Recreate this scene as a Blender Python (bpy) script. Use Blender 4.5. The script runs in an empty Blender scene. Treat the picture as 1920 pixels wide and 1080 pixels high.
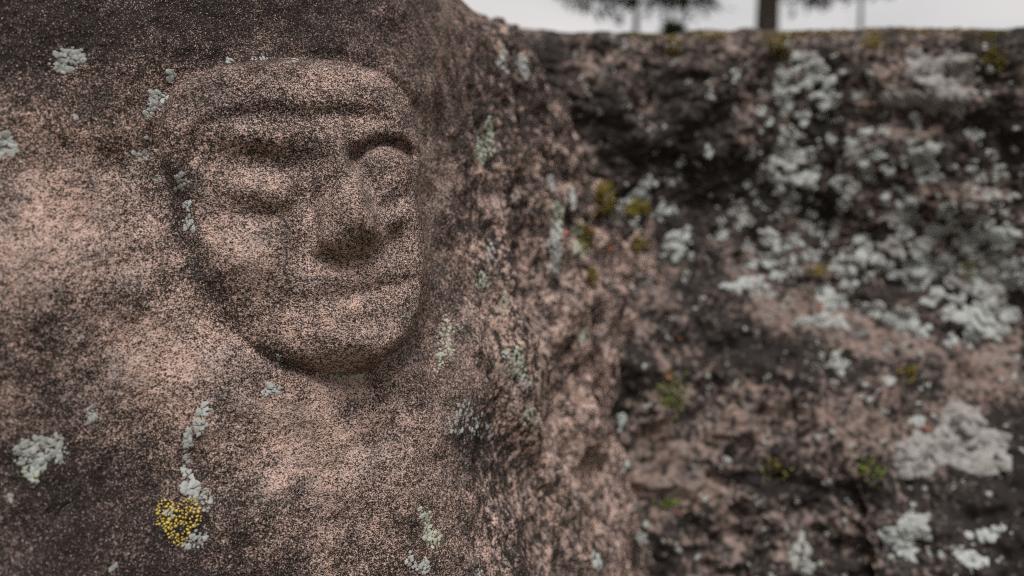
import bpy, math, random
import numpy as np
from mathutils import Vector, Matrix

R = math.radians
random.seed(7)
rng = np.random.default_rng(7)
scene = bpy.context.scene
col = scene.collection

# ------------------------------------------------------------------ camera
CAM = Vector((0.0, 0.0, 1.30))
PITCH = R(-5.0)
FPX = 1387.0                      # focal length in photo pixels (1920 wide)
FWD = Vector((0, math.cos(PITCH), math.sin(PITCH)))
UPV = Vector((0, -math.sin(PITCH), math.cos(PITCH)))
cam_data = bpy.data.cameras.new('camera')
cam_data.sensor_width = 36.0
cam_data.lens = 36.0 * FPX / 1920.0
cam_data.clip_start = 0.01
cam_data.clip_end = 3000
cam_data.dof.use_dof = True
cam_data.dof.focus_distance = 0.362
cam_data.dof.aperture_fstop = 4.4
cam = bpy.data.objects.new('camera', cam_data)
cam.location = CAM
cam.rotation_euler = (R(90) + PITCH, 0, 0)
col.objects.link(cam)
scene.camera = cam

# ------------------------------------------------------------------ sky, sun, exposure
SUN_EL, SUN_AZ = R(66), R(168)          # azimuth measured clockwise from +Y
world = bpy.data.worlds.new('World')
scene.world = world
world.use_nodes = True
nt = world.node_tree
nt.nodes.clear()
w_out = nt.nodes.new('ShaderNodeOutputWorld')
w_bg = nt.nodes.new('ShaderNodeBackground')
w_sky = nt.nodes.new('ShaderNodeTexSky')
w_sky.sky_type = 'NISHITA'
w_sky.sun_disc = False
w_sky.sun_elevation = SUN_EL
w_sky.sun_rotation = SUN_AZ
w_sky.dust_density = 3.0
w_tc = nt.nodes.new('ShaderNodeTexCoord')
w_map = nt.nodes.new('ShaderNodeMapping'); w_map.inputs['Scale'].default_value = (1, 1, 2.2)
w_no = nt.nodes.new('ShaderNodeTexNoise')
w_no.inputs['Scale'].default_value = 3.0; w_no.inputs['Detail'].default_value = 5
w_rp = nt.nodes.new('ShaderNodeValToRGB')
w_rp.color_ramp.elements[0].position = 0.35; w_rp.color_ramp.elements[0].color = (8.4, 8.25, 8.2, 1)
w_rp.color_ramp.elements[1].position = 0.65; w_rp.color_ramp.elements[1].color = (11.0, 10.3, 10.0, 1)
w_mix = nt.nodes.new('ShaderNodeMix'); w_mix.data_type = 'RGBA'
w_mix.inputs['Factor'].default_value = 0.88            # overcast: a sheet of cloud over the clear sky
nt.links.new(w_tc.outputs['Generated'], w_map.inputs['Vector'])
nt.links.new(w_map.outputs['Vector'], w_no.inputs['Vector'])
nt.links.new(w_no.outputs['Fac'], w_rp.inputs['Fac'])
nt.links.new(w_sky.outputs['Color'], w_mix.inputs['A'])
nt.links.new(w_rp.outputs['Color'], w_mix.inputs['B'])
nt.links.new(w_mix.outputs['Result'], w_bg.inputs['Color'])
w_bg.inputs['Strength'].default_value = 0.08
nt.links.new(w_bg.outputs['Background'], w_out.inputs['Surface'])

sun_data = bpy.data.lights.new('sun', 'SUN')
sun_data.energy = 4.2
sun_data.angle = R(30)
sun_data.color = (1.0, 0.965, 0.92)
sun = bpy.data.objects.new('sun', sun_data)
sd = Vector((math.sin(SUN_AZ) * math.cos(SUN_EL), math.cos(SUN_AZ) * math.cos(SUN_EL), math.sin(SUN_EL)))
sun.rotation_euler = (-sd).to_track_quat('-Z', 'Y').to_euler()
sun.location = (0, 0, 8)
col.objects.link(sun)

vs = scene.view_settings
vs.view_transform = 'Standard'; vs.look = 'None'; vs.gamma = 1.0
vs.exposure = 0.02
scene.cycles.use_denoising = False
scene.cycles.max_bounces = 4
scene.cycles.filter_width = 1.05

# ------------------------------------------------------------------ helpers
def ray(px, py):
    d = FWD + Vector((1, 0, 0)) * ((px - 960) / FPX) + UPV * ((540 - py) / FPX)
    return d.normalized()

def project(P):
    Q = P - np.array(CAM)
    d = Q @ np.array(FWD)
    d = np.where(d < 0.02, 0.02, d)
    return 960 + FPX * Q[:, 0] / d, 540 - FPX * (Q @ np.array(UPV)) / d

def sstep(a, b, x):
    t = np.clip((x - a) / (b - a), 0, 1)
    return t * t * (3 - 2 * t)

_prm = rng.permutation(256); _prm = np.concatenate([_prm, _prm, _prm])
_grd = rng.normal(size=(256, 3)); _grd /= np.linalg.norm(_grd, axis=1)[:, None]
_grd = _grd.astype(np.float32)
def pnoise(P, freq, off=0.0):
    q = (P * freq + off).astype(np.float32)
    i = np.floor(q).astype(np.int64); f = (q - i).astype(np.float32)
    u = f * f * f * (f * (f * 6 - 15) + 10)
    i &= 255
    res = 0
    for dx in (0, 1):
        wx = u[:, 0] if dx else 1 - u[:, 0]
        a = _prm[i[:, 0] + dx]
        for dy in (0, 1):
            wy = u[:, 1] if dy else 1 - u[:, 1]
            b = _prm[a + i[:, 1] + dy]
            for dz in (0, 1):
                wz = u[:, 2] if dz else 1 - u[:, 2]
                g = _grd[_prm[b + i[:, 2] + dz]]
                res = res + wx * wy * wz * (g[:, 0] * (f[:, 0] - dx) + g[:, 1] * (f[:, 1] - dy) + g[:, 2] * (f[:, 2] - dz))
    return res * 1.6
def fbm(P, freq, n, off=0.0, gain=0.5):
    s = 0; a = 1.0
    for k in range(n):
        s = s + a * pnoise(P, freq * 2.03 ** k, off + 17.3 * k); a *= gain
    return s

def catmull(pts, closed, n):
    pts = np.array(pts, float)
    if closed:
        q = np.vstack([pts[-1], pts, pts[0], pts[1]]); m = len(pts)
    else:
        q = np.vstack([2 * pts[0] - pts[1], pts, 2 * pts[-1] - pts[-2]]); m = len(pts) - 1
    out = []
    for k in range(m):
        p0, p1, p2, p3 = q[k:k + 4]
        t = np.linspace(0, 1, n, endpoint=False)[:, None]
        out.append(0.5 * ((2 * p1) + (p2 - p0) * t + (2 * p0 - 5 * p1 + 4 * p2 - p3) * t ** 2 + (3 * p1 - p0 - 3 * p2 + p3) * t ** 3))
    out = np.vstack(out)
    return np.vstack([out, out[0] if closed else pts[-1]])

def spaced(pts_density, lo, hi):
    """positions between lo and hi whose step follows a piecewise-linear step table"""
    xs, st = zip(*pts_density)
    out = [lo]
    while out[-1] < hi:
        out.append(out[-1] + float(np.interp(out[-1], xs, st)))
    out[-1] = hi
    return np.array(out)

def grid_normals(P, nu, nv, closed_u):
    G = P.reshape(nv, nu, 3)
    if closed_u:
        du = np.roll(G, -1, 1) - np.roll(G, 1, 1)
    else:
        du = np.gradient(G, axis=1)
    dv = np.gradient(G, axis=0)
    n = np.cross(du, dv)
    n /= np.linalg.norm(n, axis=2)[:, :, None] + 1e-12
    return n.reshape(-1, 3)

def mesh_from(name, V, F, mats, attrs=None, normals=None, smooth=True):
    me = bpy.data.meshes.new(name)
    V = np.asarray(V, np.float32)
    F = np.asarray(F, np.int32)
    nf, k = F.shape
    me.vertices.add(len(V)); me.vertices.foreach_set('co', V.ravel())
    me.loops.add(nf * k); me.loops.foreach_set('vertex_index', F.ravel())
    me.polygons.add(nf)
    me.polygons.foreach_set('loop_start', np.arange(0, nf * k, k, dtype=np.int32))
    me.update(calc_edges=True)
    me.polygons.foreach_set('use_smooth', np.full(nf, smooth))
    for m in (mats if isinstance(mats, (list, tuple)) else [mats]):
        me.materials.append(m)
    for an, av in (attrs or {}).items():
        a = me.attributes.new(an, 'FLOAT', 'POINT')
        a.data.foreach_set('value', np.asarray(av, np.float32))
    if normals is not None:
        me.normals_split_custom_set_from_vertices([tuple(x) for x in normals])
    return me

def link(name, me, parent=None, label=None, category=None, group=None, kind=None):
    o = bpy.data.objects.new(name, me)
    col.objects.link(o)
    if parent: o.parent = parent
    for k, v in (('label', label), ('category', category), ('group', group), ('kind', kind)):
        if v: o[k] = v
    return o

# ------------------------------------------------------------------ materials
def new_mat(name, rough=0.85, spec=0.3):
    m = bpy.data.materials.new(name); m.use_nodes = True
    t = m.node_tree; b = t.nodes['Principled BSDF']
    b.inputs['Roughness'].default_value = rough
    b.inputs['Specular IOR Level'].default_value = spec
    return m, t, b
def node(t, typ, **kw):
    n = t.nodes.new(typ)
    for k, v in kw.items(): setattr(n, k, v)
    return n
def noise_node(t, vec, scale, detail=3, rough=0.55, dist=0.0):
    n = node(t, 'ShaderNodeTexNoise')
    n.inputs['Scale'].default_value = scale; n.inputs['Detail'].default_value = detail
    n.inputs['Roughness'].default_value = rough; n.inputs['Distortion'].default_value = dist
    t.links.new(vec, n.inputs['Vector']); return n.outputs['Fac']
def ramp(t, fac, stops):
    n = node(t, 'ShaderNodeValToRGB')
    e = n.color_ramp.elements
    while len(e) < len(stops): e.new(0.5)
    for q, (p, c) in zip(e, stops):
        q.position = p; q.color = (*c, 1) if len(c) == 3 else c
    t.links.new(fac, n.inputs['Fac']); return n.outputs['Color']
def mixc(t, fac, a, b, mode='MIX'):
    n = node(t, 'ShaderNodeMix', data_type='RGBA', blend_type=mode)
    for s, v in (('Factor', fac), ('A', a), ('B', b)):
        if isinstance(v, (int, float)): n.inputs[s].default_value = v
        elif isinstance(v, tuple): n.inputs[s].default_value = (*v, 1)
        else: t.links.new(v, n.inputs[s])
    return n.outputs['Result']
def math_n(t, op, a, b=0.5, clamp=False):
    n = node(t, 'ShaderNodeMath', operation=op, use_clamp=clamp)
    for k, v in enumerate((a, b)):
        if isinstance(v, (int, float)): n.inputs[k].default_value = v
        else: t.links.new(v, n.inputs[k])
    return n.outputs[0]
def attr(t, name):
    n = node(t, 'ShaderNodeAttribute'); n.attribute_name = name; return n.outputs['Fac']
def bump(t, b, h, dist, strength=1.0):
    n = node(t, 'ShaderNodeBump'); n.inputs['Distance'].default_value = dist; n.inputs['Strength'].default_value = strength
    t.links.new(h, n.inputs['Height']); t.links.new(n.outputs['Normal'], b.inputs['Normal'])
BW = lambda v: (v, v, v)

def sandstone(name, grain, pale, mid, warm, dark, dark_bias, stain_shade_k=0.10, quartz=0.75):
    m, t, b = new_mat(name, 0.9, 0.06)
    pos = node(t, 'ShaderNodeTexCoord').outputs['Object']
    g1 = noise_node(t, pos, grain, 1.2, 0.6)               # sand grains
    g2 = noise_node(t, pos, grain * 0.42, 2, 0.6)
    big = noise_node(t, pos, 26, 5, 0.62)
    hue = noise_node(t, pos, 55, 4, 0.6)
    st = attr(t, 'stain_shade')
    base = mixc(t, ramp(t, hue, [(0.38, BW(0)), (0.64, BW(1))]), mid, warm)
    base = mixc(t, ramp(t, big, [(0.40, BW(0)), (0.66, BW(1))]), base, pale)
    mv = noise_node(t, pos, 38, 3, 0.6, 0.4)
    base = mixc(t, ramp(t, mv, [(0.50, BW(0)), (0.66, BW(0.7))]), base, tuple(0.86 * (0.55 * x + 0.45 * sum(mid) / 3) for x in mid))
    # dark mineral grains and black crust: their mask also carries painted light and shade
    g3 = noise_node(t, pos, grain * 0.13, 3, 0.6)
    k = math_n(t, 'ADD', math_n(t, 'MULTIPLY', g1, 0.58), math_n(t, 'MULTIPLY', g2, 0.32))
    k = math_n(t, 'ADD', k, math_n(t, 'MULTIPLY', g3, 0.10))
    k = math_n(t, 'SUBTRACT', k, math_n(t, 'MULTIPLY', st, stain_shade_k))
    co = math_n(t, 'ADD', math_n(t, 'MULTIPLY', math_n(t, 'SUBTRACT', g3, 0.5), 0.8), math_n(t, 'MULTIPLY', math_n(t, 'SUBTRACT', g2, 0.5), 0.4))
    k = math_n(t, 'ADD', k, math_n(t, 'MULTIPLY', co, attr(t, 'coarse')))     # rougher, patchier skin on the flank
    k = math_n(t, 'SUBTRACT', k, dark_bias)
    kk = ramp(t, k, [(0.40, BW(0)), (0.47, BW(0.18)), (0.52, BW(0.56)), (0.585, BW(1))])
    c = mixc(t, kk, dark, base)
    # bright quartz grains
    spk = noise_node(t, pos, grain * 1.35, 1, 0.5)
    c = mixc(t, ramp(t, spk, [(0.66, BW(0)), (0.74, BW(quartz))]), c, (0.62, 0.50, 0.44))
    t.links.new(c, b.inputs['Base Color'])
    hb = math_n(t, 'ADD', g1, math_n(t, 'MULTIPLY', g2, 1.2))
    bump(t, b, hb, 0.0011, 0.9)
    return m
M_STONE = sandstone('sandstone', 1400, (0.50, 0.36, 0.312), (0.325, 0.238, 0.208), (0.43, 0.295, 0.24), (0.022, 0.0175, 0.0165), 0.034)
M_WALL = sandstone('weathered_sandstone', 170, (0.215, 0.167, 0.15), (0.115, 0.092, 0.084), (0.185, 0.128, 0.105), (0.021, 0.018, 0.0168), 0.035, 0.115, 0.15)

def lichen_mat(name, a, c2, scale=420):
    m, t, b = new_mat(name, 0.95, 0.06)
    pos = node(t, 'ShaderNodeTexCoord').outputs['Object']
    n1 = noise_node(t, pos, scale, 4, 0.6); n2 = noise_node(t, pos, scale * 4, 3, 0.6)
    c = mixc(t, ramp(t, n1, [(0.35, BW(0)), (0.65, BW(1))]), a, c2)
    c = mixc(t, ramp(t, n2, [(0.30, BW(0.45)), (0.45, BW(0))]), c, (0.05, 0.05, 0.045))
    oi = node(t, 'ShaderNodeObjectInfo').outputs['Random']
    c = mixc(t, math_n(t, 'MULTIPLY', oi, 0.35), c, (0.24, 0.25, 0.22))
    t.links.new(c, b.inputs['Base Color'])
    bump(t, b, n2, 0.0006, 0.8)
    return m
M_LGREY = lichen_mat('grey_lichen', (0.33, 0.34, 0.325), (0.215, 0.225, 0.212))
M_LBLUE = lichen_mat('blue_grey_lichen', (0.38, 0.40, 0.395), (0.27, 0.285, 0.28))
M_LGREEN = lichen_mat('green_grey_lichen', (0.36, 0.39, 0.31), (0.25, 0.28, 0.22))
M_LYEL = lichen_mat('yellow_lichen', (0.60, 0.45, 0.07), (0.46, 0.33, 0.05))
M_LMAUVE = lichen_mat('mauve_grey_lichen', (0.27, 0.25, 0.245), (0.18, 0.168, 0.163), 160)

def plain(name, a, c2, scale, rough=0.9):
    m, t, b = new_mat(name, rough, 0.2)
    pos = node(t, 'ShaderNodeTexCoord').outputs['Object']
    n1 = noise_node(t, pos, scale, 4, 0.65)
    t.links.new(mixc(t, ramp(t, n1, [(0.35, BW(0)), (0.65, BW(1))]), a, c2), b.inputs['Base Color'])
    bump(t, b, n1, 0.3 / scale, 0.8)
    return m
M_MOSS = plain('yellow_green_moss', (0.12, 0.105, 0.022), (0.22, 0.17, 0.035), 200)
M_MOSSG = plain('green_moss', (0.09, 0.13, 0.02), (0.17, 0.20, 0.035), 200)
M_LEAF = plain('orange_leaf', (0.30, 0.13, 0.08), (0.20, 0.09, 0.055), 300)
M_BARK = plain('bark', (0.030, 0.025, 0.021), (0.055, 0.043, 0.035), 9)
M_NEEDLE = plain('needles', (0.030, 0.055, 0.030), (0.055, 0.085, 0.045), 2)
M_GROUND = plain('forest_floor', (0.07, 0.065, 0.035), (0.13, 0.10, 0.06), 1.2)
M_HEATH = plain('heather', (0.07, 0.06, 0.035), (0.10, 0.09, 0.04), 30)

# ------------------------------------------------------------------ ground
n = 70
lin = np.sign(np.linspace(-1, 1, n)) * np.abs(np.linspace(-1, 1, n)) ** 3 * 900
gx, gy = np.meshgrid(lin, lin)
gp = np.stack([gx.ravel(), gy.ravel(), np.zeros(n * n)], 1)
rr = np.hypot(gp[:, 0], gp[:, 1])
gp[:, 2] = fbm(gp, 0.12, 3) * 0.35 * sstep(3, 14, rr) + fbm(gp, 1.1, 2, 9) * 0.03
ii = np.arange(n * n).reshape(n, n)
gf = np.stack([ii[:-1, :-1], ii[:-1, 1:], ii[1:, 1:], ii[1:, :-1]], -1).reshape(-1, 4)
link('ground', mesh_from('ground', gp, gf, M_GROUND), kind='structure')

# ------------------------------------------------------------------ the carved boulder
ZC = CAM.z
def pt(px, D): return (D * (px - 960) / FPX, D)
loop = catmull([(-0.92, 0.80), (-0.74, 0.50), (-0.48, 0.32), (-0.32, 0.275), pt(0, .300), pt(300, .335), pt(560, .366), pt(760, .395),
                pt(850, .430), pt(930, .495), pt(1010, .575), pt(1080, .652), pt(1150, .715), (0.165, 0.765), (0.25, 0.805), (0.30, 0.88), (0.24, 1.02), (0.0, 1.16), (-0.35, 1.28), (-0.75, 1.12)], True, 200)
seg = np.linalg.norm(np.diff(loop, axis=0), axis=1); arc = np.concatenate([[0], np.cumsum(seg)])
def arc_at(x, y): return arc[np.argmin(np.hypot(loop[:, 0] - x, loop[:, 1] - y))]
sA, sB, sC, sD = arc_at(*pt(-60, .297)), arc_at(*pt(840, .42)), arc_at(*pt(1040, .61)), arc_at(0.30, 0.88)
S = spaced([(0, .03), (sA - .40, .02), (sA - .34, .0042), (sA - .02, .0042), (sA, .00062), (sB, .00062), (sC, .0014), (sC + .22, .0022), (sD, .02), (arc[-1], .03)], 0, arc[-1])[:-1]
kz = np.array([(-1.42, 1.30), (-.9, 1.34), (-.45, 1.24), (-.25, 1.115), (-.12, 1.052), (0, 1.0), (.06, .967), (.10, .94), (.135, .915), (.163, .87), (.183, .81), (.198, .71), (.208, .56), (.215, .36), (.218, .15), (.219, 0.0)])
prof = catmull(kz, False, 60)
pl = np.concatenate([[0], np.cumsum(np.hypot(np.diff(prof[:, 0]), np.diff(prof[:, 1]) * 0.45))])
def pl_at(z): return float(np.interp(z, prof[:, 0], pl))
T = spaced([(0, .05), (pl_at(-.28), .02), (pl_at(-.2), .0007), (pl_at(.12), .0007), (pl_at(.183), .0012), (pl_at(.209), .003), (pl_at(.216), .015), (pl[-1], .03)], 0, pl[-1])
Zt = np.interp(T, pl, prof[:, 0]); Kt = np.interp(T, pl, prof[:, 1])
Xs = np.interp(S, arc, loop[:, 0]); Ys = np.interp(S, arc, loop[:, 1])
CX, CY = -0.35, 0.75
nu, nv = len(S), len(T)
P = np.empty((nv, nu, 3))
P[:, :, 0] = CX + (Xs[None] - CX) * Kt[:, None]
P[:, :, 1] = CY + (Ys[None] - CY) * Kt[:, None]
P[:, :, 2] = ZC + Zt[:, None]
flare = sstep(arc_at(*pt(1050, .62)), arc_at(0.18, 0.772), S) * sstep(arc[-1], arc_at(0.30, 0.88), S)
P[:, :, 1] += 0.17 * flare[None] * sstep(-.10, .16, Zt)[:, None]      # the upper flank falls back behind the wall
P = P.reshape(-1, 3)
print('boulder grid', nu, nv, nu * nv)
N0 = grid_normals(P, nu, nv, True)

OUT = np.array([(306, 310), (297, 245), (310, 190), (345, 150), (420, 122), (520, 111), (620, 116), (690, 138), (738, 172), (770, 215), (786, 262), (790, 320), (784, 360), (793, 420), (800, 480), (796, 540), (788, 590), (764, 643), (725, 680), (684, 698), (630, 701), (568, 690), (506, 672), (456, 634), (414, 578), (384, 512), (362, 446), (348, 385), (325, 348)], float)
INN = np.array([(348, 345), (350, 285), (372, 238), (415, 211), (470, 203), (545, 208), (620, 205), (690, 208), (735, 228), (765, 262), (779, 300), (792, 330), (800, 420), (810, 480), (806, 560), (786, 620), (735, 690), (690, 710), (630, 712), (560, 695), (510, 665), (460, 630), (420, 580), (385, 520), (355, 442)], float)
OUT = catmull(OUT, True, 3)[:-1]; INN = catmull(INN, True, 3)[:-1]
def sdist(x, y, poly):
    d2 = np.full(x.shape, 1e9); inside = np.zeros(x.shape, bool)
    for k in range(len(poly)):
        a, b = poly[k], poly[(k + 1) % len(poly)]
        e = b - a
        t = np.clip(((x - a[0]) * e[0] + (y - a[1]) * e[1]) / (e @ e), 0, 1)
        d2 = np.minimum(d2, (x - a[0] - t * e[0]) ** 2 + (y - a[1] - t * e[1]) ** 2)
        c = (a[1] > y) != (b[1] > y)
        with np.errstate(divide='ignore', invalid='ignore'):
            inside ^= c & (x < (b[0] - a[0]) * (y - a[1]) / (b[1] - a[1] + 1e-12) + a[0])
    return np.where(inside, 1, -1) * np.sqrt(d2)
def gs(x, y, cx, cy, rx, ry, rot=0.0):
    c, s = math.cos(R(rot)), math.sin(R(rot))
    u = (x - cx) * c + (y - cy) * s; v = -(x - cx) * s + (y - cy) * c
    return np.exp(-(u / rx) ** 2 - (v / ry) ** 2)
def body_height(x, y, d):
    rt = sstep(620, 770, x)
    hgt = 0.0050 + 0.0130 * sstep(500, 780, x) + 0.0045 * sstep(560, 690, y) * sstep(440, 600, x) + 0.0040 * sstep(260, 130, y)
    t = np.clip(d / (62 - 36 * rt), 0, 1)
    soft = sstep(-10, 90, d)
    lw = sstep(520, 400, x) * sstep(260, 360, y)
    return hgt * ((1 - lw) * np.sqrt(1 - (1 - t) ** 2) + lw * soft) + 0.0050 * sstep(0, 190, d)
def face_height(x, y):
    x = x + WOB[0]; y = y + WOB[1]
    d = sdist(x, y, OUT); d2 = sdist(x, y, INN)
    h = -0.0022 * np.exp(-((d + 8) / 15) ** 2) * (1 - 0.7 * gs(x, y, 540, 100, 260, 70)) - 0.0080 * np.exp(-((d + 34) / 34) ** 2) * sstep(700, 800, x) * sstep(150, 260, y) * sstep(720, 620, y)
    ins = sstep(-4, 22, d)
    bw = sstep(400, 320, y)
    h = h + ins * bw * (0.0047 * sstep(20, -20, d2) * (0.55 + 0.45 * gs(x, y, 590, 200, 150, 60)) - 0.0008 * np.exp(-((d2 - 14) / 15) ** 2))
    f = 0.0
    f = f + 0.0026 * gs(x, y, 560, 245, 190, 28)
    # left eye: hollow under the brow, swollen lid, crease below
    f = f - 0.0042 * gs(x, y, 500, 304, 98, 28, 4) + 0.0042 * gs(x, y, 492, 361, 74, 28, 3) - 0.0008 * gs(x, y, 505, 404, 74, 12, -3) - 0.0042 * gs(x, y, 574, 368, 24, 42, -15)
    # right eye: round arch over a ball
    r = np.sqrt(((x - 722) / 62) ** 2 + ((y - 327) / 54) ** 2)
    upw = sstep(0.5, -0.8, (y - 327) / 54 / np.maximum(r, .2))
    f = f - (0.0038 * upw + 0.0012) * np.exp(-((r - 1.06) / 0.22) ** 2) + 0.0030 * np.exp(-(r / 0.82) ** 3.0)
    # nose: ridge close to its right flank, broad soft left flank, blunt tip
    ax, ay, bx, by = 634., 296., 698., 432.
    ex, ey = bx - ax, by - ay; L2 = ex * ex + ey * ey
    tt = ((x - ax) * ex + (y - ay) * ey) / L2; perp = ((x - ax) * ey - (y - ay) * ex) / math.sqrt(L2)
    tc = np.clip(tt, 0, 1)
    wl = 29 + 50 * tc; wr = 17 + 10 * tc
    nose = (0.0066 + 0.0016 * tc) * np.where(perp > 0, np.exp(-np.abs(perp / wr) ** 2.4), np.exp(-np.abs(perp / wl) ** 2.0)) * sstep(-0.5, 0.15, tt) * sstep(490, 400, y)
    q = ((x - 660) / np.where(x > 660, 58, 76)) ** 2 + ((y - 420) / np.where(y > 420, 76, 95)) ** 2
    f = f + nose + 0.0072 * np.maximum(1 - q, 0) ** 0.85 * sstep(1.0, 0.6, q) + 0.0020 * gs(x, y, 604, 450, 26, 22) + 0.0016 * gs(x, y, 706, 440, 16, 22)
    f = f - 0.0020 * np.exp(-((perp - wr - 12) / 16) ** 2) * sstep(-.15, .15, tt) * sstep(.75, .45, tt)
    f = f - 0.0008 * gs(x, y, 632, 494, 66, 18, -6) - 0.0022 * gs(x, y, 602, 484, 18, 10) - 0.0040 * gs(x, y, 736, 455, 17, 30, -12) - 0.0022 * gs(x, y, 560, 470, 24, 44, 20)
    # cheeks
    f = f + 0.0044 * gs(x, y, 465, 480, 80, 58) + 0.0032 * gs(x, y, 752, 402, 28, 28)
    # mouth and chin
    ml = 556 - (x - 610) * 0.10 - np.maximum(x - 700, 0) * 0.22
    f = f + 0.0014 * gs(x, y, 675, 514, 76, 18, -8) - 0.0009 * np.exp(-((y - ml) / 12) ** 2) * sstep(560, 640, x) * sstep(808, 778, x)
    f = f + 0.0014 * gs(x, y, 700, 578, 75, 30, -10) - 0.0005 * gs(x, y, 650, 606, 60, 13, -5) + 0.0038 * gs(x, y, 655, 634, 76, 32, 2)
    f = f - 0.0016 * gs(x, y, 555, 575, 30, 55, -25)
    return h + 1.4 * f * sstep(2, 26, d), d, d2

px0, py0 = project(P)
front = (N0 @ np.array((0, -1, 0)) > -0.2) & (P[:, 1] < 0.95)
win = front & (px0 > 200) & (px0 < 900) & (py0 > 20) & (py0 < 800)
wi = np.where(win)[0]
# first the head as a whole, then the features on its raised surface
shx = px0[wi] + 14 * sstep(520, 780, px0[wi])        # the raised side leans over the stone beside it
hb = body_height(shx, py0[wi], sdist(shx, py0[wi], OUT))
qx, qy = project(P[wi] + N0[wi] * hb[:, None])
WOB = (6.0 * fbm(P[wi], 45, 2, 90.0), 6.0 * fbm(P[wi], 45, 2, 97.0))
ff, fd, fd2 = face_height(qx, qy)
for _ in range(6):
    qx, qy = project(P[wi] + N0[wi] * (hb + ff)[:, None])
    g_, fd, fd2 = face_height(qx, qy)
    ff = 0.6 * ff + 0.4 * g_
qx, qy = project(P[wi] + N0[wi] * (hb + ff)[:, None])
fd, fd2 = sdist(qx, qy, OUT), sdist(qx, qy, INN)
fh = hb + ff
disp = np.zeros(len(P)); facemask = np.zeros(len(P))
disp[wi] = fh; facemask[wi] = sstep(-25, 10, fd)
near = (P[:, 1] < 1.0) & (P[:, 2] > ZC - 0.33)
near_w = sstep(ZC - 0.40, ZC - 0.25, P[:, 2])
right = sstep(830, 960, px0) * front
lum = fbm(P, 11, 3, 3.1)
disp += lum * (0.0075 * (1 - 0.85 * facemask)) * (1 + 1.4 * right)
upper = sstep(620, 300, py0)
disp += fbm(P, 55, 3, 8.7) * (0.0016 * (1 - 0.55 * facemask)) * (1 + (0.7 + 1.3 * upper) * right)
# vertical weathering flutes on the shoulder that turns away
flt = fbm(P * np.array([1, 1, 0.22]), 38, 2, 4.4)
far = sstep(940, 1120, px0) * front
disp += far * (0.011 * fbm(P, 13, 3, 77.0) + 0.006 * fbm(P, 45, 2, 66.0))
disp += -0.0150 * right * (0.12 + 0.88 * upper) * np.clip(np.abs(flt) * -1.8 + 0.55, 0, 1)
ni = np.where(near)[0]
disp[ni] += pnoise(P[ni], 210, 1.7) * 0.00042 + pnoise(P[ni], 480, 5.2) * 0.00036 + pnoise(P[ni], 900, 2.2) * 0.00026
disp *= np.where(P[:, 2] > ZC - 1.25, 1, 1)
P1 = P + N0 * disp[:, None]
N1 = grid_normals(P1, nu, nv, True)

# black crust in its own patches, with some lit areas painted paler
pxa, pya = project(P1)
def blob(cx, cy, rx, ry, rot=0): return gs(pxa, pya, cx, cy, rx, ry, rot) * front
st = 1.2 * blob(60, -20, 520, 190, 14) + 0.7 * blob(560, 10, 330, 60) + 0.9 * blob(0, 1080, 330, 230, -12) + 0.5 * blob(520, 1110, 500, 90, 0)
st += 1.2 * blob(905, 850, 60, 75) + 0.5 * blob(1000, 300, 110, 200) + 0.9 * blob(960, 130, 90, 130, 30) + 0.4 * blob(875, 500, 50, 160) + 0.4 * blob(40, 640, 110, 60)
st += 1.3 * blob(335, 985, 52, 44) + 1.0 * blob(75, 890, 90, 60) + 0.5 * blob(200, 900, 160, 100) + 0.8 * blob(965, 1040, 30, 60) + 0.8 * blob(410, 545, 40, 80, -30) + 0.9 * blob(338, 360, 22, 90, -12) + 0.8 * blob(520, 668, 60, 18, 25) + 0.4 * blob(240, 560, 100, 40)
st -= 0.7 * blob(150, 430, 180, 130) + 0.6 * blob(240, 640, 160, 80) + 0.9 * blob(560, 820, 220, 130) + 0.6 * blob(540, 150, 190, 30) + 0.4 * blob(460, 470, 80, 60) + 0.5 * blob(1060, 850, 120, 120) + 0.4 * blob(1060, 560, 80, 80)  # includes light painted on the cap top and the slope below the chin
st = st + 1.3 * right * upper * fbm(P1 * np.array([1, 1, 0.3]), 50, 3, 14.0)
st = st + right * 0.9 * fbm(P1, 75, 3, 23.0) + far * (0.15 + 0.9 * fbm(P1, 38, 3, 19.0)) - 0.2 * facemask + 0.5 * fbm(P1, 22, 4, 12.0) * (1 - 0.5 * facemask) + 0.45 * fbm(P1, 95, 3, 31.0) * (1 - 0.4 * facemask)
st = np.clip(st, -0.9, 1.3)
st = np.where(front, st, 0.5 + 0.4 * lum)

idx = np.arange(nu * nv).reshape(nv, nu)
nx = np.roll(idx, -1, 1)
F = np.stack([idx[:-1], nx[:-1], nx[1:], idx[1:]], -1).reshape(-1, 4)
# which part each vertex belongs to
region = np.zeros(nu * nv, np.int8)
lab = np.zeros(len(wi), np.int8)
lab[fd > -2] = 1
lab[(fd > -2) & (fd2 < 2) & (qy < 420)] = 2
ins_ell = lambda cx, cy, rx, ry, rot=0: (-np.log(np.maximum(gs(qx, qy, cx, cy, rx, ry, rot), 1e-30)) < 1)
lab[ins_ell(498, 362, 78, 34, 4) & (lab == 1)] = 3
lab[ins_ell(722, 328, 56, 48) & (lab == 1)] = 4
nose_poly = np.array([(600, 290), (640, 285), (700, 385), (724, 425), (724, 462), (700, 478), (640, 482), (592, 478), (578, 450), (596, 405), (608, 350)], float)
lab[(sdist(qx, qy, nose_poly) > 0) & (lab == 1)] = 5
lab[ins_ell(690, 545, 105, 40, -8) & (lab == 1) & (qy > 484)] = 6
region[wi] = lab
fr = np.max(region[F], axis=1)
same = (region[F] == region[F][:, :1]).all(axis=1)
fr = np.where(same, region[F][:, 0], np.min(region[F], axis=1))
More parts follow.
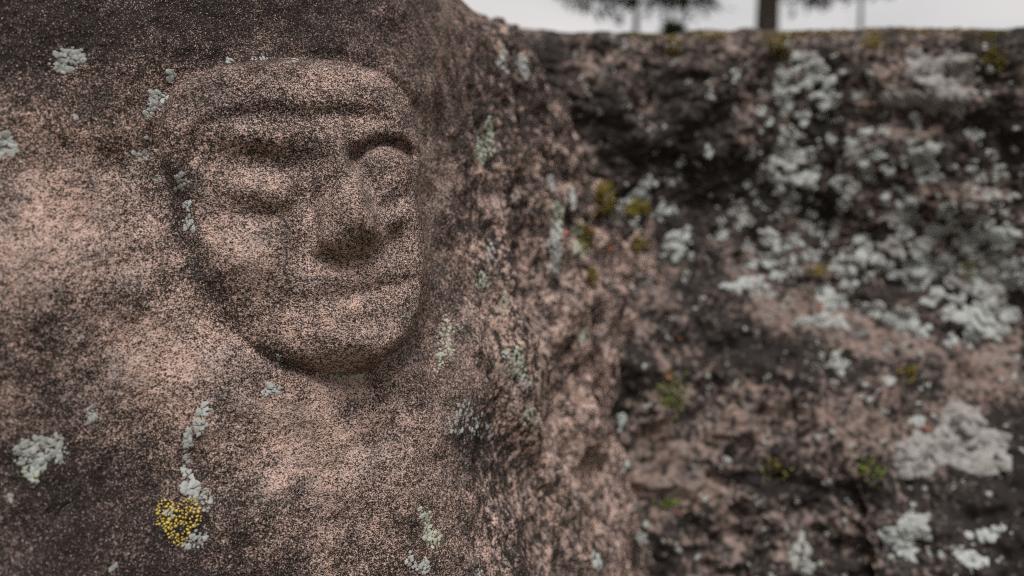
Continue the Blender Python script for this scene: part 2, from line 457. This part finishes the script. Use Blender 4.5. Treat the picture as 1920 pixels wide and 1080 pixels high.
def sub(rid, name, parent=None, **kw):
    f = F[fr == rid]
    used, inv = np.unique(f, return_inverse=True)
    me = mesh_from(name, P1[used], inv.reshape(-1, 4), M_STONE, {'stain_shade': st[used], 'coarse': right[used]}, N1[used])
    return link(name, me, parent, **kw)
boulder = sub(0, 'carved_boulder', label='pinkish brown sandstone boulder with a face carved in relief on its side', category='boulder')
face = sub(1, 'carved_face', boulder, label='round carved stone face with closed eyes')
sub(2, 'headband', face, label='raised rounded cap rim over the forehead')
sub(3, 'eye', face, label='worn swollen eyelid, nearly weathered away')
sub(4, 'eye', face, label='round closed eye under a deep arched brow')
sub(5, 'nose', face, label='broad blunt carved nose')
sub(6, 'mouth', face, label='worn shallow carved mouth')

# ------------------------------------------------------------------ the lichen-covered outcrop behind
loop2 = catmull([(-0.42, 1.45), (-0.30, 1.08), (-0.10, 0.86), (0.06, 0.755), (0.18, 0.785), (0.32, 0.815), (0.45, 0.775), (0.56, 0.70), (0.68, 0.64), (0.86, 0.64), (1.12, 0.78), (1.30, 1.15), (1.15, 1.70), (0.55, 1.98), (-0.10, 1.90)], True, 200)
seg2 = np.linalg.norm(np.diff(loop2, axis=0), axis=1); arc2 = np.concatenate([[0], np.cumsum(seg2)])
def arc2_at(x, y): return arc2[np.argmin(np.hypot(loop2[:, 0] - x, loop2[:, 1] - y))]
a0, a1 = arc2_at(-0.08, 0.84), arc2_at(0.68, 0.64)
S2 = spaced([(0, .04), (a0 - .05, .02), (a0, .0019), (a1, .0017), (a1 + .06, .02), (arc2[-1], .04)], 0, arc2[-1])[:-1]
# profile: (height, how far it stands out of the wall line), height measured from the ledge (0) to the rim (1)
pf = np.array([(-6.0, .30), (-3.2, .30), (-2.0, .27), (-1.3, .235), (-.85, .185), (-.55, .145), (-.30, .105), (-.12, .065), (0, .020), (.10, -.002), (.3, -.012), (.55, -.010), (.78, -.014), (.90, -.022), (.955, -.034), (.985, -.055), (1.0, -.09), (1.015, -.18), (1.03, -.36), (1.04, -.5)])
prof2 = catmull(pf, False, 60)
pl2 = np.concatenate([[0], np.cumsum(np.hypot(np.diff(prof2[:, 0]) * .28, np.diff(prof2[:, 1])))])
q_at = lambda z: float(np.interp(z, prof2[:, 0], pl2))
T2 = spaced([(0, .05), (q_at(-1.5), .03), (q_at(-1.25), .0021), (q_at(.99), .0018), (q_at(1.015), .005), (q_at(1.03), .03), (pl2[-1], .04)], 0, pl2[-1])
Zt2 = np.interp(T2, pl2, prof2[:, 0]); Ot2 = np.interp(T2, pl2, prof2[:, 1])
X2 = np.interp(S2, arc2, loop2[:, 0]); Y2 = np.interp(S2, arc2, loop2[:, 1])
led = np.interp(X2, [-.3, .20, .30, .50, .62, 1.2], [-.055, -.055, -.080, -.165, -.215, -.25])
rim = np.interp(Y2, [.6, .7, .85, .95, 1.1, 1.9], [.174, .194, .233, .257, .272, .272])
tx = np.roll(X2, -1) - np.roll(X2, 1); ty = np.roll(Y2, -1) - np.roll(Y2, 1)
ln = np.hypot(tx, ty); ox, oy = ty / ln, -tx / ln                # outward of an anticlockwise loop
nu2, nv2 = len(S2), len(T2)
C2 = np.array((0.45, 1.32))
Q = np.empty((nv2, nu2, 3))
inn = np.clip(-Ot2 - 0.05, 0, 1)[:, None]                        # over the rim: shrink to the middle of the top
o_ = np.maximum(Ot2, -0.05)[:, None] * np.where(Ot2[:, None] > 0, np.interp(X2, [.05, .40], [.45, 1.25])[None], 1)
bx_ = X2[None] + ox[None] * o_; by_ = Y2[None] + oy[None] * o_
k2 = 1 - np.clip(inn / 0.45, 0, 1)
Q[:, :, 0] = C2[0] + (bx_ - C2[0]) * k2
Q[:, :, 1] = C2[1] + (by_ - C2[1]) * k2
Q[:, :, 2] = ZC + led[None] + np.where(Zt2[:, None] > 0, Zt2[:, None] * (rim - led)[None], Zt2[:, None] * .28)
Q[:, :, 2] = np.maximum(Q[:, :, 2], -0.12)
Q = Q.reshape(-1, 3)
print('outcrop grid', nu2, nv2, nu2 * nv2)
M0 = grid_normals(Q, nu2, nv2, True)
qx2, qy2 = project(Q)
rimw = 1 - 0.75 * np.repeat(sstep(.85, 1.0, Zt2), nu2)
l2 = fbm(Q, 9, 3, 40.0)
dd = 0.020 * l2 * rimw
rd = fbm(Q * np.array([1, 1, 1.5]), 24, 4, 51.0, 0.55)
dd += (0.010 * rd + 0.0045 * (0.35 - np.abs(fbm(Q, 15, 2, 61.0)))) * rimw
dd += (pnoise(Q, 120, 3.0) * 0.0028 + pnoise(Q, 260, 4.0) * 0.0014) * (0.35 + 0.65 * rimw)
Q1 = Q + M0 * dd[:, None]
M1 = grid_normals(Q1, nu2, nv2, True)
rx2, ry2 = project(Q1)
fr2 = (Q1[:, 1] < 1.2)
def blob2(cx, cy, rx, ry, rot=0): return gs(rx2, ry2, cx, cy, rx, ry, rot) * fr2
s2 = 0.15 + 0.9 * blob2(1290, 640, 110, 110) + 1.0 * blob2(1880, 960, 140, 150) + 0.6 * blob2(1560, 930, 160, 40, 10) + 0.6 * blob2(1150, 330, 50, 160, -12) + 0.6 * blob2(1880, 180, 60, 110) + 0.4 * blob2(1450, 300, 300, 150)  # dark crust, plus shade painted into the hollows by the ledge and cleft
s2 -= 0.7 * blob2(1240, 860, 90, 200) + 1.2 * blob2(1660, 640, 300, 48, 16) + 0.5 * blob2(1480, 800, 260, 60) + 0.5 * blob2(1190, 560, 100, 120) + 0.5 * blob2(1790, 190, 90, 50)  # paler stone; the ledge is lightened as if its top catches light
s2 = np.clip(s2 + 1.1 * fbm(Q1, 17, 4, 71.0) + 0.5 * fbm(Q1, 60, 3, 81.0), -1.1, 1.5)
idx = np.arange(nu2 * nv2).reshape(nv2, nu2); nx = np.roll(idx, -1, 1)
F2 = np.stack([idx[:-1], nx[:-1], nx[1:], idx[1:]], -1).reshape(-1, 4)
outcrop = link('rock_outcrop', mesh_from('rock_outcrop', Q1, F2, M_WALL, {'stain_shade': s2}), label='dark lichen-covered rock wall with a sloping ledge behind the carved boulder', category='rock')

# ------------------------------------------------------------------ lichens
bpy.context.view_layer.update()
dg = bpy.context.evaluated_depsgraph_get()
def cast(o, d):
    hit, loc, nor, _, ob, _ = scene.ray_cast(dg, o, d)
    if not hit: return None
    r = ob
    while r.parent: r = r.parent
    return loc, nor, r
def basis(nr):
    t1 = nr.cross(Vector((0, 0, 1)))
    if t1.length < 1e-3: t1 = Vector((1, 0, 0))
    t1.normalize(); return t1, nr.cross(t1) * -1
class Crust:
    """little pillow-shaped scales set on the stone"""
    def __init__(self): self.V = []; self.F3 = []
    def scale(self, c, nr, rad, hgt, n=7, sx=1.0, ang=0.0):
        t1, t2 = basis(nr)
        b = len(self.V); ph = random.random() * 6.28
        ca, sa = math.cos(ang), math.sin(ang)
        jit = [rad * random.uniform(0.6, 1.35) for _ in range(n)]
        for lvl, (k, z) in enumerate(((1.0, -0.9), (0.97, 0.5), (0.84, 0.95))):
            for q in range(n):
                a = ph + q * 6.2832 / n
                u, v = math.cos(a) * jit[q] * k * sx, math.sin(a) * jit[q] * k
                u, v = u * ca - v * sa, u * sa + v * ca
                self.V.append(c + t1 * u + t2 * v + nr * (hgt * (z + random.uniform(-.08, .08))))
        self.V.append(c + nr * hgt)
        for l in (0, 1):
            for q in range(n):
                i0, i1 = b + l * n + q, b + l * n + (q + 1) % n
                self.F3 += [(i0, i1, i1 + n), (i0, i1 + n, i0 + n)]
        for q in range(n):
            self.F3.append((b + 2 * n + q, b + 2 * n + (q + 1) % n, b + 3 * n))
    def build(self, name, mat, parent, **kw):
        me = mesh_from(name, [tuple(v) for v in self.V], self.F3, mat)
        return link(name, me, parent, **kw)
def patch(px, py, w, h, count, srad, mat, label=None, rot=0.0, hgt=0.35, fill=1.0, gap=0.80, wobble=1.0, holes=False, name='lichen', crust=None, only=None, kind=None):
    """a colony about w x h photo pixels large at its own place on the stone"""
    hit = cast(CAM, ray(px, py))
    if not hit: return None
    c, nr, own = hit
    if own.name not in ('carved_boulder', 'rock_outcrop'): return None
    if only and own is not only: return None
    mpp = (c - CAM).length / FPX
    cr = crust or Crust()
    pts = []; tries = 0
    cr_, sr_ = math.cos(R(rot)), math.sin(R(rot))
    while len(pts) < count and tries < count * 12:
        tries += 1
        r = math.sqrt(random.random()) * fill; a = random.random() * 6.2832
        wob = 1 + wobble * (0.28 * math.sin(3 * a + px) + 0.18 * math.sin(5 * a + py))
        u, v = r * math.cos(a) * w / 2 * wob, r * math.sin(a) * h / 2 * wob
        u, v = u * cr_ - v * sr_, u * sr_ + v * cr_
        rad = srad * random.uniform(0.55, 1.3)
        if holes and math.sin(u * .16 + 1) * math.sin(v * .13 + 2) + .5 * math.sin(u * .31 + v * .23) < random.uniform(-.9, .35): continue
        if any((u - p[0]) ** 2 + (v - p[1]) ** 2 < (gap * (rad + p[2])) ** 2 for p in pts): continue
        hh = cast(CAM, ray(px + u, py + v))
        if not hh or (hh[0] - c).length > 0.9 * max(w, h) * mpp + 0.004: continue
        if hh[2].name not in ('carved_boulder', 'rock_outcrop'): continue
        pts.append((u, v, rad))
        sn = (hh[1] * 0.7 + nr * 0.3).normalized()
        # an oblique stone face foreshortens the scale, so size it along the stone
        cr.scale(hh[0], sn, rad * mpp, rad * mpp * hgt, sx=random.uniform(0.9, 1.35), ang=random.random() * 3.14)
    if crust is None and own.name == 'carved_boulder' and name == 'lichen' and len(pts) >= 3:
        for _ in range(int(count * 0.8)):                  # crumbs round the edge
            a = random.random() * 6.2832; r = random.uniform(0.7, 1.35)
            u, v = r * math.cos(a) * w / 2, r * math.sin(a) * h / 2
            u, v = u * cr_ - v * sr_, u * sr_ + v * cr_
            hh = cast(CAM, ray(px + u, py + v))
            if hh and hh[2] is own and (hh[0] - c).length < 0.8 * max(w, h) * mpp + 0.004:
                rad = srad * random.uniform(0.18, 0.5)
                cr.scale(hh[0], hh[1], rad * mpp, rad * mpp * 0.25, n=5)
    if crust is None and len(pts) >= 3:
        return cr.build(name, mat, own, label=label, kind=kind)
    return None

G, B_, GR = M_LGREY, M_LBLUE, M_LGREEN
LEFT = [
 (127, 112, 54, 34, 26, 6, G, 'ragged grey lichen on the dark crust above the face', -12), (8, 272, 36, 40, 18, 6, G, 'grey lichen at the edge of the dark crust', 30),
 (292, 192, 26, 54, 30, 5, B_, 'pale blue-grey lichen wedge against the cap rim', 28), (322, 140, 13, 24, 8, 4, B_, None, 10), (268, 293, 26, 17, 9, 5, G, None, 15),
 (430, 112, 16, 10, 5, 4, B_, None, 0), (487, 111, 24, 8, 6, 3.5, B_, None, 0), (555, 112, 14, 6, 3, 3, B_, None, 0),
 (340, 342, 22, 26, 9, 4.5, G, None, 0), (350, 384, 14, 16, 5, 4.5, B_, None, 0), (353, 420, 18, 24, 8, 5, B_, None, 15), (300, 338, 22, 10, 5, 3.5, G, None, -20), (278, 262, 10, 14, 3, 4, G, None, 0),
 (600, 483, 13, 11, 5, 3, G, 'tiny lichen below the nostril', 0), (632, 701, 46, 16, 16, 4.5, GR, 'grey-green lichen under the carved chin', 4), (670, 706, 22, 9, 6, 3.5, GR, None, 0), (523, 674, 11, 14, 4, 4, G, None, 10),
 (509, 732, 34, 17, 11, 5, B_, 'pale lichen below the carved chin', -12),
 (48, 848, 36, 44, 20, 5, G, None, 20), (72, 872, 26, 52, 16, 5.5, B_, None, 30), (104, 840, 34, 46, 20, 5, G, None, -20), (75, 826, 24, 20, 8, 4.5, G, None, 0), (60, 888, 26, 26, 8, 4, GR, None, 0),
 (172, 776, 16, 26, 9, 4, G, None, 0),
 (383, 768, 20, 26, 9, 5, B_, None, 10), (374, 800, 22, 28, 12, 5, G, None, 20), (352, 824, 15, 34, 9, 5.5, B_, None, 0), (349, 858, 10, 20, 4, 4, G, None, 0), (348, 884, 12, 18, 4, 5, B_, None, 0), (358, 914, 34, 30, 16, 6, B_, 'cracked white lichen just above the yellow lichen', 10), (364, 934, 20, 14, 5, 4.5, G, None, 0),
 (388, 940, 26, 50, 16, 3.6, G, None, 0), (372, 1010, 36, 36, 22, 3.4, G, None, 0), (318, 962, 18, 16, 7, 3.4, G, None, 0), (350, 1022, 14, 12, 4, 3, G, None, 0),
 (209, 1064, 12, 14, 4, 4, B_, None, 0), (157, 1000, 6, 8, 2, 3.5, G, None, 0), (18, 935, 10, 12, 3, 4, G, None, 0), (192, 925, 6, 8, 2, 3, G, None, 0),
 (868, 786, 50, 62, 46, 4, G, 'powdery grey lichen cluster on the turn of the boulder', 20), (898, 805, 26, 50, 14, 4, G, None, 0), (920, 812, 14, 22, 6, 4, G, None, 0),
 (800, 978, 18, 50, 20, 4.5, GR, None, -15), (814, 1010, 26, 34, 18, 4, GR, None, 0), (772, 1053, 16, 34, 10, 4.5, B_, None, -15), (797, 1062, 16, 28, 9, 4.5, B_, None, 10), (900, 1073, 10, 18, 4, 4, B_, None, 0),
 (968, 684, 34, 52, 36, 4.2, GR, 'greenish grey lichen on the shaded turn of the boulder', 15), (950, 662, 16, 22, 7, 4, G, None, 0), (985, 715, 20, 20, 8, 4, G, None, 0), (1000, 782, 40, 30, 14, 4, GR, None, 0),
 (905, 528, 22, 30, 16, 3.5, GR, None, 0), (945, 570, 16, 34, 9, 4, GR, None, 20), (838, 640, 40, 90, 40, 3.2, GR, None, 15), (1094, 628, 26, 24, 12, 6, GR, None, -20),
 (978, 124, 20, 46, 22, 5, B_, 'long pale lichen streak on the shoulder of the boulder', -26), (941, 122, 14, 28, 9, 5, B_, None, -12), (945, 96, 10, 26, 6, 4.5, B_, None, -15), (1052, 60, 18, 18, 9, 6, B_, None, -20),
 (912, 262, 34, 66, 46, 3.4, GR, None, 15), (898, 290, 24, 36, 18, 3.2, GR, None, 0), (966, 368, 14, 22, 7, 4, G, None, 0), (1033, 344, 18, 30, 12, 5, B_, None, 10), (918, 470, 14, 36, 10, 3.6, G, None, 0),
 (1050, 404, 30, 44, 22, 6, GR, None, 0), (1042, 452, 22, 62, 24, 5.5, B_, None, 0), (1048, 500, 26, 40, 18, 6, B_, 'pale lichen frill beside the moss in the cleft', -25), (1086, 452, 30, 66, 28, 6, GR, None, -12), (1076, 376, 12, 30, 7, 5, B_, None, 0),
 (1165, 790, 14, 26, 6, 6, B_, None, 0), (1175, 882, 14, 20, 5, 6, B_, None, 0), (1118, 1050, 22, 30, 8, 6, B_, None, -20), (1200, 1010, 16, 22, 5, 6, G, None, 0), (1190, 950, 12, 24, 5, 6, G, None, 0),
 (24, 560, 6, 6, 2, 3, G, None, 0), (232, 262, 6, 5, 2, 3, G, None, 0), (180, 90, 5, 9, 2, 3, G, None, 0), (140, 220, 8, 8, 3, 3, G, None, 0),
]
for (px, py, w, h, cnt, sr, mt, lb, rot) in LEFT:
    patch(px, py, w, h, cnt, sr, mt, lb or 'small grey lichen crust on the boulder', rot, 0.13, gap=0.70)
patch(335, 972, 88, 78, 125, 2.1, M_LYEL, 'bright yellow speckled lichen at the foot of the boulder face', -25, 0.5, gap=1.3, wobble=0.6, holes=True, name='yellow_lichen')

# outcrop: where the pale lichen sits, as (x, y, spread x, spread y, how many, size)
DENS = [(1680, 330, 190, 70, 70, 12), (1560, 300, 130, 120, 40, 12), (1850, 570, 60, 55, 34, 19), (1700, 480, 130, 50, 50, 15), (1850, 460, 60, 50, 20, 16), (1500, 150, 60, 50, 22, 14), (1480, 480, 70, 40, 18, 14),
        (1230, 430, 40, 70, 18, 12), (1380, 420, 90, 70, 20, 12), (1180, 190, 60, 60, 10, 12), (1330, 230, 110, 90, 12, 10), (1880, 330, 40, 90, 16, 14), (1760, 230, 120, 60, 14, 13), (1620, 620, 150, 60, 8, 10),
        (1500, 1000, 90, 50, 14, 13), (1830, 1000, 90, 50, 20, 12), (1420, 880, 130, 90, 12, 11), (1560, 700, 150, 60, 10, 11), (1300, 800, 60, 150, 12, 11), (1880, 780, 40, 60, 8, 12)]
big_ones = [(1555, 560, 62, 30, 20, 10, B_, 25), (1545, 602, 72, 22, 18, 9, B_, 4), (1690, 600, 110, 26, 30, 10, B_, 20), (1640, 585, 50, 20, 12, 9, B_, 15), (1400, 532, 70, 18, 16, 8, B_, -6), (1850, 600, 90, 60, 50, 11, B_, -10), (1880, 520, 90, 70, 50, 11, G, 0),
            (1474, 165, 44, 70, 28, 9, G, 10), (1552, 180, 28, 48, 14, 9, B_, 0), (1200, 365, 40, 34, 14, 9, B_, 0), (1268, 455, 34, 56, 18, 9, B_, 25), (1470, 290, 44, 66, 24, 10, G, 0), (1725, 300, 60, 34, 18, 9, G, -15), (1570, 680, 36, 34, 14, 7, G, 0),
            (1690, 1010, 60, 60, 30, 10, B_, 30), (1720, 985, 40, 40, 14, 9, G, 0), (1500, 1040, 40, 60, 16, 9, G, 0), (1850, 1000, 60, 24, 14, 7, B_, -15), (1820, 1045, 60, 26, 16, 7, B_, 10), (1665, 715, 26, 12, 5, 7, B_, 0), (1720, 790, 22, 14, 5, 7, B_, 0)]
for (px, py, w, h, cnt, sr, mt, rot) in big_ones:
    patch(px, py, w, h, cnt, sr, mt, 'broad pale lichen patch on the rock wall', rot, 0.2, gap=0.55, name='lichen', only=outcrop)
patch(1790, 838, 205, 100, 200, 12, M_LMAUVE, 'largest rough mauve-grey lichen patch, below the ledge', -8, 0.22, gap=0.5, name='lichen', only=outcrop)
patch(1770, 140, 130, 70, 100, 11, M_LMAUVE, 'mauve-grey lichen patch high on the rock wall', 15, 0.2, gap=0.5, name='lichen', only=outcrop)
patch(1745, 190, 170, 34, 80, 10, M_LMAUVE, 'long mauve-grey lichen patch along a bump of the wall', 3, 0.2, gap=0.5, name='lichen', only=outcrop)
made = 0
speck = Crust()
for (cx, cy, sx, sy, cnt, size) in DENS:
    for _ in range(cnt):
        x, y = random.gauss(cx, sx * .8), random.gauss(cy, sy * .8)
        w = size * random.uniform(0.7, 2.0); h = w * random.uniform(0.6, 1.5)
        if made < 262 and 80 < y < 1075 and x < 1915:
            if patch(x, y, w, h, random.randint(4, 7), w * .30, random.choice([G, B_, B_, M_LMAUVE]), 'small pale lichen on the rock wall', random.uniform(-60, 60), 0.25, gap=0.55, only=outcrop): made += 1
for _ in range(550):
    cx, cy, sx, sy, cnt, size = random.choice(DENS)
    patch(random.gauss(cx, sx * 1.4), random.gauss(cy, sy * 1.4), 9, 9, random.randint(1, 3), random.uniform(2, 4.5), G, crust=speck, only=outcrop, hgt=0.5)
speck.build('lichen_specks', G, outcrop, kind='stuff')

# ------------------------------------------------------------------ moss and leaf scraps
def moss(px, py, w, h, count, blade, mat, label, name='moss_tuft', group=None, lean=0.6):
    hit = cast(CAM, ray(px, py))
    if not hit or hit[2].name not in ('carved_boulder', 'rock_outcrop'): return
    c, nr, _ = hit; mpp = (c - CAM).length / FPX
    V, Fq = [], []
    for _ in range(count):
        u, v = random.gauss(0, w / 4), random.gauss(0, h / 4)
        hh = cast(CAM, ray(px + u, py + v))
        if not hh or (hh[0] - c).length > 0.9 * max(w, h) * mpp + 0.004 or hh[2].name not in ('carved_boulder', 'rock_outcrop'): continue
        t1, t2 = basis(hh[1])
        up = (hh[1] + Vector((0, 0, 0.4)) + t1 * random.uniform(-lean, lean) + t2 * random.uniform(-lean, lean)).normalized()
        L = blade * mpp * random.uniform(.5, 1.3); wd = L * 0.14
        sd_ = up.cross(Vector((random.uniform(-1, 1), random.uniform(-1, 1), random.uniform(-1, 1)))).normalized()
        sd2 = up.cross(sd_)
        bend = sd2 * L * random.uniform(-.3, .3)
        b = len(V)
        p0 = hh[0] - hh[1] * 0.0004
        for k, (f, ww) in enumerate(((0, .8), (.45, 1.0), (.8, .6))):
            q = p0 + up * L * f + bend * f * f
            V += [q + sd_ * wd * ww, q - sd_ * wd * ww * .5 + sd2 * wd * ww * .8, q - sd_ * wd * ww * .5 - sd2 * wd * ww * .8]
        V.append(p0 + up * L + bend)
        for k in (0, 3):
            for q in range(3):
                i0, i1 = b + k + q, b + k + (q + 1) % 3
                Fq += [(i0, i1, i1 + 3), (i0, i1 + 3, i0 + 3)]
        for q in range(3): Fq.append((b + 6 + q, b + 6 + (q + 1) % 3, b + 9))
    if not V: return
    me = mesh_from(name, [tuple(v) for v in V], Fq, mat)
    return link(name, me, None, label=label, category='moss', group=group)
moss(1132, 372, 44, 60, 90, 16, M_MOSS, 'upright yellow-green moss tuft at the top of the cleft')
moss(1188, 392, 60, 26, 80, 15, M_MOSS, 'flat yellow-green moss tuft beside a pale lichen in the cleft')
moss(1100, 440, 50, 60, 80, 13, M_MOSS, 'mixed moss tuft between pale lichen frills in the cleft')
moss(1195, 462, 36, 40, 40, 16, M_MOSS, 'thin yellow moss strand low on the wall beside the cleft')
moss(1112, 520, 24, 50, 50, 13, M_MOSS, 'narrow yellow moss tuft at the foot of the cleft')
moss(1255, 735, 60, 90, 60, 14, M_MOSSG, 'dull green moss tuft in the dark hollow under the ledge')
moss(1254, 944, 34, 14, 60, 11, M_MOSSG, 'small bright green moss cushion at the low foot of the cleft')
moss(1630, 885, 50, 40, 40, 13, M_MOSSG, 'faint green moss on the lower rock slope')
moss(1450, 880, 50, 40, 30, 12, M_MOSS, 'sparse olive moss on the lower rock slope')
moss(1700, 698, 44, 22, 40, 12, M_MOSS, 'yellowish moss on the pale sloping ledge')
moss(1535, 512, 50, 24, 40, 12, M_MOSS, 'olive moss in the angle above the ledge')
moss(1262, 84, 30, 44, 70, 9, M_MOSS, 'yellow moss patch under the rim below the small spruce', 'moss_patch', lean=0.9)
moss(1330, 70, 60, 16, 70, 8, M_MOSS, 'thin yellow moss strip under the rim beside the thick pine trunk', 'moss_patch', lean=0.9)
moss(1462, 84, 46, 44, 110, 9, M_MOSS, 'squarish yellow moss patch under the rim below the thick pine trunk', 'moss_patch', lean=0.9)
moss(1640, 84, 50, 30, 70, 9, M_MOSS, 'dull yellow moss patch under the rim above a grey lichen bump', 'moss_patch', lean=0.9)
moss(1862, 108, 50, 46, 80, 9, M_MOSS, 'yellow moss patch under the rim next to mauve-grey lichen', 'moss_patch', lean=0.9)
moss(1810, 500, 34, 30, 40, 11, M_MOSS, 'small yellow moss beside dense pale lichen on the wall')
for k, x in enumerate(range(1090, 1910, 34)):
    if random.random() < 0.3: continue
    hgt_ = random.choice([2, 3, 5, 8, 22])
    for y in range(34, 130, 2):
        hit = cast(CAM, ray(x, y))
        if hit and hit[2].name == 'rock_outcrop': break
    else: continue
    moss(x + random.uniform(-8, 8), y + 5 + hgt_ * .4, 54, hgt_ + 8, 70, 5, M_MOSS, 'low yellow-olive moss cushion along the top rim of the rock wall', 'moss_cushion', 'moss along the rim of the rock wall', 0.9)

def leaf(px, py, size, label):
    hit = cast(CAM, ray(px, py))
    if not hit: return
    c, nr, _ = hit; mpp = (c - CAM).length / FPX; s = size * 0.7 * mpp
    t1, t2 = basis((nr + Vector((random.uniform(-.4, .4), -.4, random.uniform(-.2, .5)))).normalized())
    up = t1.cross(t2)
    if up.dot(nr) < 0: up = -up
    V, Fq = [], []
    m_, n_ = 7, 5
    for side in (0, 1):
        for i in range(m_):
            f = i / (m_ - 1); wd = math.sin(math.pi * min(1, f * .92 + .06)) ** .8 * .42
            for j in range(n_):
                g = (j / (n_ - 1) - .5) * 2
                V.append(c + nr * s * .10 + t1 * s * (f - .5) + t2 * s * g * wd + up * s * (.35 * g * g * wd + .25 * (f - .5) ** 2 - side * .05))
    for side in (0, 1):
        b = side * m_ * n_
        for i in range(m_ - 1):
            for j in range(n_ - 1):
                q = (b + i * n_ + j, b + i * n_ + j + 1, b + (i + 1) * n_ + j + 1, b + (i + 1) * n_ + j)
                Fq.append(q if side == 0 else q[::-1])
    link('fallen_leaf', mesh_from('fallen_leaf', [tuple(v) for v in V], Fq, M_LEAF), None, label=label, category='leaf')
leaf(1058, 436, 20, 'orange leaf scrap caught between the pale lichen frills')
leaf(1108, 430, 16, 'orange leaf scrap under the tallest moss tuft')
leaf(1144, 464, 16, 'lone round orange leaf scrap at the foot of the moss')
leaf(1252, 702, 26, 'orange leaf scrap in the dark hollow with the green moss')
leaf(1274, 632, 14, 'tiny orange leaf scrap above the dark hollow')
leaf(1272, 958, 14, 'tiny orange leaf scrap beside the bright green moss cushion')
leaf(1536, 578, 22, 'rusty leaf scrap between two white lichens on the ledge')
leaf(1738, 800, 16, 'orange leaf scrap touching the largest mauve lichen')

# ------------------------------------------------------------------ trees beyond the rocks
def tube(V, Fq, path, radii, n=8):
    b = len(V)
    for k, (p, r) in enumerate(zip(path, radii)):
        d = (path[min(k + 1, len(path) - 1)] - path[max(k - 1, 0)]).normalized()
        t1 = d.orthogonal().normalized(); t2 = d.cross(t1)
        for q in range(n):
            a = q * 6.2832 / n
            V.append(p + (t1 * math.cos(a) + t2 * math.sin(a)) * r * random.uniform(.92, 1.08))
    for k in range(len(path) - 1):
        for q in range(n):
            Fq.append((b + k * n + q, b + k * n + (q + 1) % n, b + (k + 1) * n + (q + 1) % n, b + (k + 1) * n + q))
def needles(V, Fq, c, rad, count, size):
    for _ in range(count):
        o = Vector((random.gauss(0, 1), random.gauss(0, 1), random.gauss(0, .7))) * rad * .5
        d = (o.normalized() + Vector((random.uniform(-.6, .6), random.uniform(-.6, .6), random.uniform(-.1, .7)))).normalized()
        s = d.orthogonal().normalized(); s = Matrix.Rotation(random.random() * 6.28, 3, d) @ s
        L = size * random.uniform(.6, 1.3); w = L * .16; b = len(V); p = c + o
        V += [p - s * w * .3, p + d * L * .5 - s * w, p + d * L, p + d * L * .5 + s * w]
        Fq.append((b, b + 1, b + 2, b + 3))
def tree(name, label, px, dist, height, rad, crown_from, spread, lean=0.0, dead=False, spruce=False):
    base = Vector((dist * (px - 960) / FPX, dist, 0.0))
    V, Fq, VN, FN = [], [], [], []
    nseg = 10
    path = [base + Vector((lean * (k / nseg) ** 1.5 + random.uniform(-.04, .04) * (k > 0), random.uniform(-.04, .04), -0.25 + (height + .25) * k / nseg)) for k in range(nseg + 1)]
    tube(V, Fq, path, [rad * (1 - .85 * (k / nseg)) * (1.25 if k == 0 else 1) for k in range(nseg + 1)], 10)
    top = height
    nb = 46 if spruce else 24
    for k in range(nb):
        f = (k + random.random()) / nb
        z = crown_from + (top - crown_from) * f
        ti = z / height * nseg; i0 = min(int(ti), nseg - 1)
        st_ = path[i0].lerp(path[i0 + 1], ti - i0)
        a = k * 2.4 + random.uniform(-.4, .4)
        L = spread * ((1 - f) * .9 + .1 if spruce else (math.sin(math.pi * (f * .8 + .18)) * .8 + .25)) * random.uniform(.75, 1.15)
        rise = -.15 if spruce else random.uniform(-.05, .45)
        dirv = Vector((math.cos(a), math.sin(a), rise))
        lp = [st_ + dirv * L * q + Vector((0, 0, (.10 if spruce else .12) * L * q * q)) + Vector((random.uniform(-.05, .05) * L, random.uniform(-.05, .05) * L, 0)) * (q > 0) for q in (0, .35, .7, 1)]
        r0 = rad * (.12 if spruce else .26) * (1 - f * .6)
        tube(V, Fq, lp, [r0, r0 * .75, r0 * .45, r0 * .15], 5)
        for q in ((.3, .5, .7, .85, 1.0) if not spruce else (.25, .45, .65, .85, 1.0)):
            c = st_ + dirv * L * q + Vector((0, 0, .1 * L * q * q))
            needles(VN, FN, c, (.30 * (1.1 - f) if spruce else .62) * (.6 + .4 * spread / 2), 60 if spruce else 110, .26 if spruce else .36)
    root = bpy.data.objects.new(name, None); root.location = base; col.objects.link(root)
    root['label'] = label; root['category'] = 'tree'; root['group'] = 'trees beyond the rocks'
    bv = np.array([tuple(v - base) for v in V]); nvn = np.array([tuple(v - base) for v in VN])
    link('trunk', mesh_from('trunk', bv, Fq, M_BARK), root)
    link('crown', mesh_from('crown', nvn, FN, M_NEEDLE, smooth=False), root)
    return root
tree('pine_tree', 'thick bare pine trunk standing beyond the rim of the rock wall', 1426, 13.0, 15.0, 0.27, 7.0, 2.6)
tree('pine_tree', 'slender pine with low forked foliage next to the small spruce', 1186, 19.0, 13.0, 0.13, 7.0, 2.2)
tree('pine_tree', 'pine with drooping crown beyond the right part of the wall rim', 1600, 24.0, 16.0, 0.10, 8.65, 2.6, lean=-.3)
tree('spruce_tree', 'small pointed spruce top showing above the rock rim', 1252, 16.0, 5.35, 0.07, 0.6, 1.3, spruce=True)
tree('spruce_tree', 'low bushy spruce behind the rim right of the thick trunk', 1548, 22.0, 6.6, 0.09, 0.6, 2.0, spruce=True)
